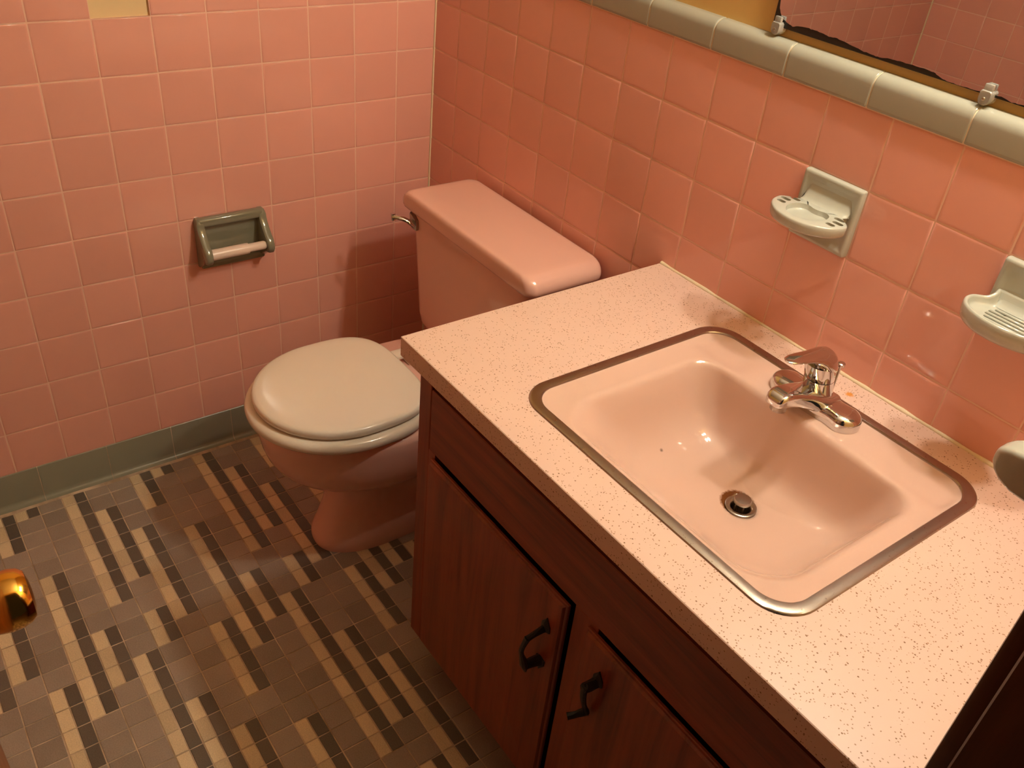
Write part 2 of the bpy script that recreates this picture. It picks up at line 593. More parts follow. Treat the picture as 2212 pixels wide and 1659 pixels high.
bj = [0.8905 + 0.1546 * k for k in range(-6, 9)]
base_trim('baseboard_left', pl_left, bj, 0.0, W_ROOM)['label'] = 'grey cove base tiles below the pink wall'
base_trim('baseboard_back', pl_back, bj, 0.0, 0.85)

bm = bmesh.new()
box(bm, -0.002, 0.0042, -0.0036, 0.003, 0.0, TOP + 0.03, 0.001, 1)
struct(finish('trim_4', bm, M_CAULK), 'cream caulk line in the corner of the tiled walls')

bm = bmesh.new()
box(bm, -0.003, 0.0042, -W_ROOM - 0.003, -W_ROOM + 0.0042, 0.0, TOP + 0.03, 0.001, 1)
struct(finish('trim_7', bm, M_CAULK))

# ------------------------------------------------------------------ door casing, jambs and door
bm = bmesh.new()
box(bm, X_END - 0.018, X_END, -0.578, -0.520, 0, 2.09, 0.004, 2)           # room side casing
box(bm, X_END + 0.12, X_END + 0.138, -0.578, -0.50, 0, 2.09, 0.004, 2)
box(bm, X_END - 0.001, X_END + 0.121, -0.593, Y_J0, 0, 2.03, 0.002, 1)      # jamb
box(bm, X_END + 0.045, X_END + 0.085, -0.605, -0.593, 0, 2.03, 0.002, 1)    # stop
struct(finish('trim_5', bm, M_CASING, angle=30), 'dark wooden door casing at the lower right')
bm = bmesh.new()
box(bm, X_END - 0.018, X_END, -1.30, -1.222, 0, 2.09, 0.004, 2)
box(bm, X_END - 0.001, X_END + 0.121, Y_J1, -1.207, 0, 2.03, 0.002, 1)
box(bm, X_END - 0.018, X_END + 0.121, Y_J1, Y_J0, 2.015, 2.09, 0.004, 2)
struct(finish('trim_6', bm, M_CASING, angle=30), 'dark wooden casing at the hinge side of the doorway')

DX0, DX1 = 1.158, 1.762
DY0, DY1 = -1.262, -1.227
door = bpy.data.objects.new('door_1', None)
door.location = (DX1, (DY0 + DY1) / 2, 0.01)
COL.objects.link(door)
struct(door, 'open wooden door with a brass knob at the left edge', 'door')
bm = bmesh.new()
box(bm, DX0, DX1, DY0, DY1, 0.01, 2.01, 0.002, 2)
finish('door_slab', bm, M_DOOR, door, angle=30)
KX, KZ = 1.218, 0.915
bm = bmesh.new()
lathe(bm, [(0.032, 0.0), (0.032, 0.003), (0.028, 0.008), (0.014, 0.010)], (KX, DY1, KZ), 'Y', 40)
finish('knob_rosette', bm, M_BRASS, door)
bm = bmesh.new()
lathe(bm, [(0.010, 0.004), (0.010, 0.024), (0.020, 0.029), (0.0250, 0.034), (0.0270, 0.044), (0.0265, 0.053), (0.0245, 0.060), (0.0205, 0.0645), (0.012, 0.0665), (0.004, 0.067)],
      (KX, DY1, KZ), 'Y', 48)
finish('door_knob', bm, M_BRASS, door)['label'] = 'round brass knob'

# ------------------------------------------------------------------ toilet
CX = 0.452
toilet = thing('toilet', 'pink toilet with a bone plastic seat standing in the corner beside the vanity', 'toilet', (CX, -0.35, 0.0))
def R(cx, hw, yc, bf, bb, z, nf=2.0, nb=2.6): return egg(cx, yc, hw, bf, bb, z, nf, nb)
bm = bmesh.new()
yc = -0.40
spec = [  # z, half width, front y, back y
    (0.000, 0.089, -0.562, -0.110), (0.012, 0.091, -0.564, -0.108), (0.026, 0.090, -0.562, -0.108), (0.038, 0.087, -0.556, -0.112),
    (0.060, 0.083, -0.546, -0.115), (0.095, 0.080, -0.532, -0.118), (0.135, 0.080, -0.522, -0.120), (0.175, 0.085, -0.520, -0.120),
    (0.200, 0.098, -0.528, -0.115), (0.212, 0.115, -0.555, -0.105), (0.224, 0.136, -0.592, -0.095), (0.240, 0.153, -0.622, -0.085), (0.260, 0.164, -0.641, -0.078),
    (0.285, 0.1715, -0.654, -0.070), (0.315, 0.1755, -0.663, -0.060), (0.345, 0.178, -0.668, -0.050), (0.366, 0.179, -0.670, -0.045),
    (0.376, 0.176, -0.667, -0.047), (0.380, 0.168, -0.658, -0.052)]
rings = []
for z, hw, yf, yb in spec:
    nb = 2.4 if z < 0.2 else 3.0
    rings.append(R(CX, hw, yc, yc - yf, yb - yc, z, 2.0 if z > 0.2 else 2.3, nb))
loft(bm, rings)
finish('bowl', bm, M_CHINA, toilet, 60)

# tank
bm = bmesh.new()
tk = [(0.381, 0.300, 0.604, -0.155, -0.030, 0.03), (0.384, 0.280, 0.624, -0.166, -0.026, 0.035), (0.392, 0.262, 0.642, -0.176, -0.022, 0.035), (0.406, 0.249, 0.655, -0.181, -0.020, 0.035),
      (0.430, 0.2425, 0.6615, -0.183, -0.018, 0.035), (0.50, 0.235, 0.669, -0.184, -0.016, 0.035), (0.60, 0.2255, 0.6785, -0.187, -0.014, 0.035), (0.685, 0.218, 0.686, -0.190, -0.013, 0.035),
      (0.690, 0.222, 0.682, -0.187, -0.016, 0.035)]
loft(bm, [ring(rr(x0, x1, y0, y1, r), z) for z, x0, x1, y0, y1, r in tk])
finish('tank', bm, M_CHINA, toilet, 60)
bm = bmesh.new()
x0, x1, y0, y1 = 0.203, 0.706, -0.207, -0.012
ld = [(0.690, 0.008, 0.005), (0.6915, 0.004, 0.0015), (0.696, 0.001, 0.0), (0.703, 0.0, 0.0), (0.710, 0.0015, 0.0), (0.716, 0.0045, 0.0), (0.7215, 0.009, 0.0008), (0.7262, 0.0155, 0.0024), (0.7290, 0.0225, 0.0050), (0.7302, 0.030, 0.0085), (0.7308, 0.045, 0.018)]
loft(bm, [ring(rr(x0 + ix, x1 - ix, y0 + iy, y1 - iy, 0.024), z) for z, ix, iy in ld])
finish('tank_lid', bm, M_CHINA, toilet, 60)
# flush lever
bm = bmesh.new()
rg = []
for y, s in ((-0.1885, 1.0), (-0.196, 1.0), (-0.199, 0.85)):
    rg.append([Vector((0.2485 + px * s, y, 0.664 + pz * s)) for px, pz in ((-0.013, 0.017), (0.0, 0.013), (0.0125, 0.005), (0.014, -0.004), (0.013, -0.020), (-0.002, -0.021), (-0.012, -0.006))])
loft(bm, rg)
lv = finish('flush_lever', bm, M_CHROMED, toilet, 30)
bm = bmesh.new()
tube(bm, spline([(0.254, -0.197, 0.655), (0.249, -0.207, 0.664), (0.242, -0.217, 0.6695), (0.233, -0.227, 0.672), (0.224, -0.234, 0.672)], 5), [0.0095] * 6 + [0.0080] * 15, 12, flat=0.62)
tube(bm, [(0.2245, -0.2335, 0.663), (0.2235, -0.2345, 0.679)], [0.0055, 0.0055], 10)
finish('lever_arm', bm, M_CHROME, lv, 40)

# seat and lid
bm = bmesh.new()
def seat_ring(hw, yf, yb, z, ycs=-0.485, nf=2.0, nb=3.0): return egg(CX - 0.004, ycs, hw, ycs - yf, yb - ycs, z, nf, nb)
loft(bm, [seat_ring(hw, yf, yb, z) for z, hw, yf, yb in
          ((0.3815, 0.172, -0.669, -0.338), (0.384, 0.180, -0.681, -0.330), (0.390, 0.184, -0.687, -0.326), (0.399, 0.184, -0.6875, -0.326), (0.406, 0.180, -0.683, -0.330), (0.4085, 0.172, -0.673, -0.338))])
finish('seat', bm, M_SEAT, toilet, 60)
bm = bmesh.new()
loft(bm, [seat_ring(hw, yf, yb, z, -0.490, 2.0, 3.4) for z, hw, yf, yb in
          ((0.4105, 0.1600, -0.661, -0.338), (0.4120, 0.1650, -0.667, -0.332), (0.4160, 0.1680, -0.671, -0.329), (0.4230, 0.1683, -0.6715, -0.3285), (0.4280, 0.1674, -0.6705, -0.3292),
           (0.4312, 0.1645, -0.667, -0.332), (0.4328, 0.1595, -0.661, -0.336), (0.4336, 0.1450, -0.643, -0.348), (0.4340, 0.1000, -0.590, -0.385), (0.4342, 0.05, -0.54, -0.44))])
finish('seat_lid', bm, M_SEAT, toilet, 60)
for s in (-1, 1):
    bm = bmesh.new()
    hx = CX - 0.004 + s * 0.072
    box(bm, hx - 0.022, hx + 0.022, -0.286, -0.248, 0.380, 0.394, 0.004, 2)
    lathe(bm, [(0.0075, -0.026), (0.0095, -0.024), (0.0095, 0.024), (0.0075, 0.026)], (hx, -0.272, 0.404), 'X', 20)
    box(bm, hx - 0.015, hx + 0.015, -0.334, -0.274, 0.399, 0.4095, 0.003, 2)
    finish('seat_hinge', bm, M_SEAT, toilet, 40)

# ------------------------------------------------------------------ toilet paper holder on the left wall
tp = thing('toilet_paper_holder', 'grey ceramic toilet paper holder with an empty pink roller on the left tiled wall', 'paper holder', (0.0, -0.535, 0.52))
def side_arm(bm, y0, y1):
    prof = [(0.000, 0.646), (0.014, 0.647), (0.020, 0.642), (0.022, 0.634), (0.026, 0.624), (0.037, 0.609), (0.050, 0.596), (0.061, 0.586), (0.0665, 0.575), (0.067, 0.565),
            (0.062, 0.556), (0.053, 0.5525), (0.045, 0.552), (0.030, 0.5415), (0.014, 0.530), (0.000, 0.521)]
    c = Vector((0.024, 0, 0.585))
    rg = []
    for y, s in ((y0, 0.90), (y0 + 0.0018, 0.97), (y0 + 0.004, 1.0), (y1 - 0.004, 1.0), (y1 - 0.0018, 0.97), (y1, 0.90)):
        rg.append([Vector((max(0.0, c.x + (px - c.x) * s) if px > 0 else 0.0, y, c.z + (pz - c.z) * s)) for px, pz in prof])
    loft(bm, rg)
bm = bmesh.new()
side_arm(bm, -0.617, -0.600)
side_arm(bm, -0.472, -0.455)
box(bm, 0.0, 0.021, -0.612, -0.460, 0.626, 0.647, 0.006, 4)
box(bm, 0.0, 0.013, -0.612, -0.460, 0.521, 0.540, 0.005, 4)
box(bm, 0.0, 0.004, -0.606, -0.466, 0.53, 0.635, 0.001, 1)
finish('holder_body', bm, M_CERAMD, tp, 40)
bm = bmesh.new()
lathe(bm, [(0.010, -0.602), (0.0125, -0.600), (0.0125, -0.520), (0.0120, -0.514), (0.0095, -0.5135)], (0.0495, 0, 0.5725), 'Y', 28)
lathe(bm, [(0.0098, -0.514), (0.0098, -0.476), (0.0075, -0.4715)], (0.0495, 0, 0.5725), 'Y', 28)
finish('roller', bm, M_ROLLER, tp, 40)['label'] = 'pinkish spring-loaded plastic roller'

# ------------------------------------------------------------------ vanity cabinet
VX0, VX1, VF = 0.850, X_END, -0.540
CT = 0.790            # counter top
CB = 0.7550            # its underside
van = thing('vanity_cabinet', 'dark red stained wooden vanity cabinet under the pink countertop', 'cabinet', ((VX0 + VX1) / 2, -0.27, 0.0))
D1 = (0.899, 1.2715, 0.112, 0.5765)
D2 = (1.3125, 1.700, 0.112, 0.5770)
bm = bmesh.new()
FT = 0.019
box(bm, VX0, 0.885, VF, VF + FT, 0.095, CB, 0.0012, 1)
box(bm, 0.8848, 0.905, VF + 0.0002, VF + FT, 0.095, 0.586)                    # left stile
box(bm, 1.279, 1.329, VF, VF + FT, 0.095, 0.586, 0.001, 1)                # centre stile
box(bm, 1.688, VX1, VF, VF + FT, 0.095, CB, 0.001, 1)                     # right stile
box(bm, 0.905, 1.688, VF + 0.001, VF + FT, 0.095, 0.130, 0.001, 1)        # bottom rail
fr = finish('face_frame', bm, M_WOODV, van, 30)
bm = bmesh.new()
box(bm, 0.885, 1.688, VF + 0.0005, VF + FT, 0.584, 0.7075, 0.0015, 1)
finish('top_rail', bm, M_WOODH, van, 30)
for sx in (VX0 + 0.001, VX1 - 0.018):
    bm = bmesh.new()
    box(bm, sx, sx + 0.017, VF + FT, -0.012, 0.095, CB, 0.001, 1)
    box(bm, sx, sx + 0.017, VF + 0.070, -0.012, 0.0, 0.0955)
    finish('side_panel', bm, M_WOODV, van, 30)
bm = bmesh.new()
box(bm, VX0 + 0.018, VX1 - 0.018, -0.03, -0.02, 0.09, CB - 0.002)
box(bm, VX0 + 0.018, VX1 - 0.018, VF + FT, -0.02, 0.095, 0.110)
finish('interior', bm, M_DARK, van, smooth=False)
bm = bmesh.new()
box(bm, VX0 + 0.018, VX1 - 0.018, VF + 0.070, VF + 0.085, 0.0, 0.095)
finish('toe_kick', bm, M_WOODH, van, smooth=False)

def cabinet_door(d):
    x0, x1, z0, z1 = d
    bm = bmesh.new()
    yb, yf = VF - 0.0006, VF - 0.0105
    rg = []
    for ins, y in ((0.0, yb), (0.0, yb - 0.0035), (0.0010, yb - 0.0050), (0.0042, yb - 0.0056), (0.0048, yb - 0.0075), (0.0066, yf), (0.010, yf - 0.0003)):
        rg.append([Vector((a, y, b)) for a, b in rr(x0 + ins, x1 - ins, z0 + ins, z1 - ins, 0.0015, 2, 2)])
    loft(bm, rg)
    return finish('door', bm, M_WOODV, van, 25)
dr1 = cabinet_door(D1)
dr2 = cabinet_door(D2)

def foot(bm, x, z, up):
    """flared mounting plate against the door"""
    y = VF - 0.0108
    rg = []
    for dy, s in ((0.0, 1.0), (-0.002, 1.0), (-0.005, 0.62)):
        rg.append([Vector((x + px * s, y + dy, z + pz * s * up)) for px, pz in ((-0.010, -0.006), (0.0, -0.009), (0.010, -0.006), (0.009, 0.006), (0.004, 0.013), (0.0, 0.020), (-0.004, 0.013), (-0.009, 0.006))])
    loft(bm, rg)
def strap(bm, pts, w):
    pts = spline(pts, 4)
    ws = w if hasattr(w, '__len__') else [w] * 2
    n = len(pts)
    rad = []
    for i in range(n):
        q = i / (n - 1) * (len(ws) - 1)
        k = min(int(q), len(ws) - 2)
        rad.append(ws[k] + (ws[k + 1] - ws[k]) * (q - k))
    tube(bm, pts, rad, 8, up=Vector((0.3, 1, 0.2)), flat=0.75)
YD = VF - 0.011
bm = bmesh.new()
foot(bm, 1.240, 0.505, 1); foot(bm, 1.240, 0.428, -1)
strap(bm, [(1.240, YD - 0.002, 0.503), (1.240, YD - 0.016, 0.503), (1.2395, YD - 0.034, 0.499)], [0.0060, 0.0058, 0.0062])
strap(bm, [(1.2395, YD - 0.034, 0.500), (1.2395, YD - 0.042, 0.478), (1.2395, YD - 0.036, 0.452), (1.2395, YD - 0.028, 0.421)], [0.0060, 0.0046, 0.0054, 0.0088, 0.0028])
strap(bm, [(1.240, YD - 0.002, 0.431), (1.2395, YD - 0.016, 0.434), (1.2395, YD - 0.032, 0.437)], [0.0088, 0.0080, 0.0070])
finish('handle', bm, M_IRON, dr1, 40)['label'] = 'black iron pull fixed at both ends'
bm = bmesh.new()
foot(bm, 1.357, 0.513, 1)
strap(bm, [(1.357, YD - 0.002, 0.511), (1.357, YD - 0.015, 0.512), (1.3575, YD - 0.028, 0.516)], [0.0088, 0.0080, 0.0070])
strap(bm, [(1.3575, YD - 0.026, 0.520), (1.3575, YD - 0.024, 0.494), (1.3565, YD - 0.016, 0.466), (1.3555, YD - 0.008, 0.446)], [0.0062, 0.0060, 0.0048, 0.0062])
strap(bm, [(1.3555, YD - 0.006, 0.446), (1.349, YD - 0.020, 0.441), (1.343, YD - 0.032, 0.438)], [0.0070, 0.0055, 0.0066])
finish('handle', bm, M_IRON, dr2, 40)['label'] = 'black iron pull hanging by its upper end, lower foot turned outward'

# ------------------------------------------------------------------ countertop with sink cut-out
SX0, SX1, SY0, SY1 = 1.044, 1.553, -0.500, -0.066
ct = thing('countertop', 'speckled pink laminate countertop over the wooden vanity', 'countertop', ((VX0 + VX1) / 2, -0.28, CB))
bm = bmesh.new()
ox0, ox1, oy0, oy1 = 0.835, X_END - 0.001, -0.570, -0.0035
hx0, hx1, hy0, hy1 = SX0 + 0.012, SX1 - 0.012, SY0 + 0.012, SY1 - 0.012
outer = rr(ox0, ox1, oy0, oy1, 0.0015, 4, 14)
outer_i = rr(ox0 + 0.0012, ox1 - 0.0012, oy0 + 0.0012, oy1 - 0.0012, 0.0015, 4, 14)
hole = rr(hx0, hx1, hy0, hy1, 0.045, 4, 14)
loft(bm, [ring(hole, CT), ring(outer_i, CT), ring(outer, CT - 0.0010), ring(outer, CB), ring(hole, CB)], closed=True)
finish('laminate_top', bm, M_LAM, ct, 30)
bm = bmesh.new()
tube(bm, [(ox0 + 0.002 + (ox1 - ox0 - 0.004) * k / 40, -0.0030, CT + 0.0004) for k in range(41)], [0.0036 + random.uniform(-0.0010, 0.0008) for k in range(41)], 8)
finish('caulk_bead', bm, M_CAULK, ct, 60)['label'] = 'cream caulk bead along the tiles'

# ------------------------------------------------------------------ sink
sink = thing('sink', 'pink rectangular sink with a stainless rim set in the countertop', 'sink', ((SX0 + SX1) / 2, (SY0 + SY1) / 2, 0.64))
K, Mx = 10, 24
def sr(ins, z, r=None):
    return ring(rr(SX0 + ins, SX1 - ins, SY0 + ins, SY1 - ins, (0.052 if r is None else r) - ins * 0.6, K, Mx), z)
bm = bmesh.new()
loft(bm, [sr(0.0, CT + 0.0002), sr(0.0012, CT + 0.0022), sr(0.004, CT + 0.0031), sr(0.011, CT + 0.0033), sr(0.0158, CT + 0.0027), sr(0.0170, CT + 0.0012), sr(0.0170, CT - 0.004), sr(0.006, CT - 0.002)], closed=True)
finish('rim', bm, M_STEEL, sink, 40)['label'] = 'brushed stainless sink rim'

def sstep(a, b, x):
    x = max(0.0, min(1.0, (x - a) / (b - a)))
    return x * x * (3 - 2 * x)
bm = bmesh.new()
A = (SX0 + 0.0168, SX1 - 0.0168, SY0 + 0.0168, SY1 - 0.0168, 0.042)
Bx = (1.100, 1.512, -0.478, -0.156, 0.050)
rings = []
def bring(par, z): return ring(rr(*par[:4], par[4], K, Mx), z)
rings.append(bring(A, CT - 0.006))
rings.append(bring(A, CT - 0.0008))
for q in range(1, 12):
    f = q / 11
    par = tuple(a + (b - a) * f for a, b in zip(A, Bx))
    par = par[:4] + ((par[4] + 0.024 * f, par[4] - 0.004 * f),)
    z = CT - 0.0008 - 0.0036 * math.sin(min(1, f * 1.0) * PI / 2)
    rings.append(bring(par, z))
zl = CT - 0.0044
SXC = (SX0 + SX1) / 2
for rg in rings[2:]:
    for v in rg:
        ax = abs(v.x - SXC)
        dent = sstep(0.122, 0.152, ax) * (1 - sstep(0.222, 0.236, ax)) * sstep(-0.168, -0.128, v.y) * (1 - sstep(-0.098, -0.084, v.y))
        pad = (1 - sstep(0.112, 0.135, ax)) * sstep(-0.165, -0.15, v.y)
        v.z += -0.0055 * dent + 0.0015 * pad
inner = [  # z, x0, x1, y0, y1, r
    (0.7842, 1.104, 1.508, -0.474, -0.1590, 0.048), (0.7812, 1.1085, 1.5035, -0.469, -0.1620, 0.046), (0.7760, 1.1115, 1.4995, -0.463, -0.1635, 0.045),
    (0.7660, 1.1165, 1.4940, -0.453, -0.1655, 0.044), (0.7500, 1.1230, 1.4870, -0.438, -0.1680, 0.043), (0.7300, 1.1300, 1.4780, -0.420, -0.1710, 0.042),
    (0.7100, 1.1400, 1.4680, -0.402, -0.1745, 0.041), (0.6930, 1.1530, 1.4580, -0.386, -0.1790, 0.040), (0.6820, 1.1670, 1.4480, -0.373, -0.1845, 0.040),
    (0.6740, 1.1870, 1.4350, -0.357, -0.1950, 0.040), (0.6690, 1.2110, 1.4180, -0.340, -0.2050, 0.040), (0.6645, 1.2480, 1.3800, -0.311, -0.2180, 0.036),
    (0.6616, 1.2755, 1.3395, -0.286, -0.2220, 0.031), (0.6595, 1.2825, 1.3325, -0.279, -0.2290, 0.025), (0.6550, 1.2860, 1.3290, -0.2755, -0.2325, 0.0215)]
for z, x0, x1, y0, y1, r in inner:
    t_ = min(1.0, (0.7842 - z) / 0.02)
    rf = r + (0.022 + 0.010 * t_ if z > 0.668 else 0.0)
    rings.append(bring((x0, x1, y0, y1, (rf, r * 0.9 if z > 0.668 else r)), z))
# bevelled soft sweep between hand-placed rings
loft(bm, rings, False, False)
finish('basin', bm, M_BASIN, sink, 80)
bm = bmesh.new()
dc = (DRAIN[0], DRAIN[1], DRAIN[2])
lathe(bm, [(0.0235, -0.002), (0.0240, 0.0016), (0.0225, 0.0026), (0.0175, 0.0014), (0.0152, -0.0010), (0.0148, -0.012), (0.0148, -0.040), (0.001, -0.040)], dc, 'Z', 48, False, True)
dfl = finish('drain_flange', bm, M_CHROMED, sink, 50)
bm = bmesh.new()
lathe(bm, [(0.004, 0.0095), (0.0128, 0.0095), (0.0136, 0.0112), (0.0134, 0.0128), (0.0136, 0.0140), (0.0125, 0.0160), (0.006, 0.0168), (0.001, 0.0169)], dc, 'Z', 40)
for q in range(4):
    a = PI / 4 + q * PI / 2 + 0.3
    cx, cy = dc[0] + 0.0085 * math.cos(a), dc[1] + 0.0085 * math.sin(a)
    tube(bm, [(cx, cy, dc[2] - 0.018), (cx, cy, dc[2] + 0.011)], 0.0016, 8)
finish('stopper', bm, M_CHROMED, sink, 40)['label'] = 'raised pop-up drain stopper'

# ------------------------------------------------------------------ faucet
FXC, FYC, FZ = 1.288, -0.114, 0.7872
fau = thing('faucet', 'chrome single lever faucet at the back of the pink sink', 'faucet', (FXC, FYC, FZ))
bm = bmesh.new()
rg = []
for z, ins in ((-0.0010, 0.0), (0.010, 0.0), (0.0155, 0.0010), (0.0195, 0.0040), (0.0222, 0.0085), (0.0235, 0.0140), (0.0240, 0.0200)):
    pts = rr(FXC - 0.078 + ins, FXC + 0.078 - ins, FYC - 0.0265 + ins, FYC + 0.0265 - ins, 0.0265 - ins, 12, 12)
    r_ = []
    for (x, y) in pts:
        ax = abs(x - FXC)
        # lobes at the ends, lower waist towards the spout
        zz = z if z < 0.004 else z * (1.0 - 0.16 * sstep(0.045, 0.022, ax) * 0.0)
        wy = 1.0 - 0.10 * math.exp(-((ax - 0.036) / 0.012) ** 2)
        r_.append(Vector((x, FYC + (y - FYC) * wy, FZ + zz)))
    rg.append(r_)
loft(bm, rg)
finish('base', bm, M_CHROME, fau, 60)
bm = bmesh.new()
# spout: a broad tapering bar sweeping up and forward from the body
def sect(y, zc, w, h, r):
    return [Vector((FXC + a, y, zc + b)) for a, b in rr(-w, w, -h, h, r, 5, 3)]
loft(bm, [sect(FYC + 0.018, FZ + 0.016, 0.030, 0.012, 0.008), sect(FYC - 0.008, FZ + 0.019, 0.030, 0.0135, 0.009), sect(FYC - 0.026, FZ + 0.0250, 0.0265, 0.0140, 0.0080),
          sect(FYC - 0.045, FZ + 0.0330, 0.0225, 0.0135, 0.0070), sect(FYC - 0.068, FZ + 0.0420, 0.0190, 0.0120, 0.0065), sect(FYC - 0.088, FZ + 0.0475, 0.0178, 0.0115, 0.0065),
          sect(FYC - 0.100, FZ + 0.0490, 0.0172, 0.0110, 0.0070), sect(FYC - 0.108, FZ + 0.0480, 0.0155, 0.0088, 0.0065), sect(FYC - 0.1125, FZ + 0.0460, 0.0125, 0.0060, 0.0050), sect(FYC - 0.1140, FZ + 0.0450, 0.008, 0.003, 0.0025)])
finish('spout', bm, M_CHROME, fau, 60)
bm = bmesh.new()
lathe(bm, [(0.0105, 0.000), (0.0118, 0.001), (0.0122, 0.014), (0.010, 0.016)], (FXC, FYC - 0.094, FZ + 0.0265), 'Z', 32)
finish('aerator', bm, M_CHROMED, fau, 50)
def lean(z): return -0.30 * max(0.0, z - 0.018)      # the body leans forward a little
def disc(z, r, N=48): return [Vector((FXC + r * math.cos(2 * PI * k / N), FYC + lean(z) + r * math.sin(2 * PI * k / N), FZ + z)) for k in range(N)]
bm = bmesh.new()
loft(bm, [disc(z, r) for z, r in ((0.010, 0.0265), (0.020, 0.0245), (0.028, 0.0230), (0.040, 0.0223), (0.052, 0.0222), (0.0565, 0.0220), (0.0570, 0.0205))])
finish('body', bm, M_CHROME, fau, 50)
# lever: domed cap flowing into a flat blade towards the room
bm = bmesh.new()
loft(bm, [disc(z, r) for z, r in ((0.0580, 0.0205), (0.0585, 0.0222), (0.066, 0.0226), (0.076, 0.0228), (0.084, 0.0222))])
rg = []
yt, zt = FYC + lean(0.085), FZ
prof = [  # y offset, z centre, half width, half height
    (0.0255, 0.0700, 0.0040, 0.0100), (0.0240, 0.0715, 0.0120, 0.0190), (0.0175, 0.0760, 0.0190, 0.0255), (0.0075, 0.0810, 0.0226, 0.0270), (-0.0045, 0.0870, 0.0226, 0.0225),
    (-0.0150, 0.0945, 0.0198, 0.0150), (-0.0250, 0.1005, 0.0165, 0.0098), (-0.0390, 0.1055, 0.0142, 0.0064), (-0.0560, 0.1095, 0.0136, 0.0046), (-0.0720, 0.1122, 0.0126, 0.0036), (-0.0840, 0.1136, 0.0092, 0.0028), (-0.0890, 0.1140, 0.0042, 0.0014)]
for dy, zc, w, h in prof:
    rg.append([Vector((FXC + w * math.cos(2 * PI * k / 28), yt + dy, zt + zc + h * math.sin(2 * PI * k / 28))) for k in range(28)])
loft(bm, rg)
finish('lever_handle', bm, M_CHROME, fau, 60)
bm = bmesh.new()
tube(bm, [(FXC + 0.004, FYC + 0.030, FZ + 0.010), (FXC + 0.004, FYC + 0.030, FZ + 0.066)], 0.0022, 10)
lathe(bm, [(0.003, 0.065), (0.0062, 0.066), (0.0062, 0.070), (0.004, 0.0715)], (FXC + 0.004, FYC + 0.030, FZ), 'Z', 20)
finish('lift_rod', bm, M_CHROME, fau, 40)

# ------------------------------------------------------------------ ceramic dishes on the sink wall
def out_pts(half, n=5):
    """mirror a half outline (u, v), smooth it; returns closed loop"""
    h = spline([(u, v, 0) for u, v in half], n)
    right = [(p.x, p.y) for p in h]
    left = [(-u, v) for u, v in reversed(right)]
    if abs(right[-1][0]) < 1e-6:
        left = left[1:]
    if abs(right[0][0]) < 1e-6:
        left = left[:-1]
    return right + left

def offset_loop(loop, d, keep_v=None):
    n = len(loop)
    out = []
    for i in range(n):
        p, a, b = Vector(loop[i]), Vector(loop[i - 1]), Vector(loop[(i + 1) % n])
        t = (b - a)
        if t.length < 1e-9:
            out.append(tuple(p)); continue
        t.normalize()
        nrm = Vector((t.y, -t.x))
        q = p - nrm * d
        out.append((q.x, q.y))
    return out

def plate(bm, cx, cz, s=0.1075):
    h = s / 2
    rg = []
    for ins, d in ((0.0, 0.0), (0.0, 0.0055), (0.0006, 0.0085), (0.0022, 0.0100), (0.0050, 0.0104), (0.0075, 0.0100), (0.0120, 0.0078), (0.0160, 0.0066)):
        rg.append([Vector((cx + a, -d, cz + b)) for a, b in rr(-h + ins, h - ins, -h + ins, h - ins, 0.003, 3, 3)])
    loft(bm, rg)

DZ = TOP - ROW * 1.5
half = [(u * (1.0 + 0.18 * min(1.0, max(0.0, (v - 0.018) / 0.02))), v) for u, v in [(0.0400, 0.004), (0.0400, 0.012), (0.0405, 0.020), (0.0440, 0.026), (0.0500, 0.032), (0.0535, 0.041), (0.0535, 0.052), (0.0495, 0.066), (0.0400, 0.080), (0.0270, 0.091), (0.0130, 0.0965), (0.0, 0.098)]]
loop = out_pts(half, 4)
def apply_bool(o, cutters):
    for c in cutters:
        md = o.modifiers.new('b', 'BOOLEAN')
        md.operation = 'DIFFERENCE'
        md.solver = 'MANIFOLD'
        md.object = c
    dg = bpy.context.evaluated_depsgraph_get()
    me = bpy.data.meshes.new_from_object(o.evaluated_get(dg))
    o.modifiers.clear()
    old = o.data
    o.data = me
    bpy.data.meshes.remove(old)
    for c in cutters:
        me2 = c.data
        bpy.data.objects.remove(c)
        bpy.data.meshes.remove(me2)
    for p in o.data.polygons:
        p.use_smooth = True
    o.data.set_sharp_from_angle(angle=math.radians(38))

def fillet(bm, cx, z0, w, top, out):
    """concave sweep of glaze from the tray top up to the plate"""
    N = 8
    prof = [(0.004, z0 - 0.004)]
    prof += [(0.006 + out * (1 - math.sin(PI / 2 * k / N)), z0 - 0.0006 + top * (1 - math.cos(PI / 2 * k / N))) for k in range(N + 1)]
    prof.append((0.004, z0 + top))
    rg = []
    for u, s in ((-w, 0.55), (-w * 0.93, 0.9), (-w * 0.82, 1.0), (w * 0.82, 1.0), (w * 0.93, 0.9), (w, 0.55)):
        rg.append([Vector((cx + u, -(0.004 + (v - 0.004) * s), z0 + (z - z0) * (s if z > z0 else 1))) for v, z in prof])
    loft(bm, rg)

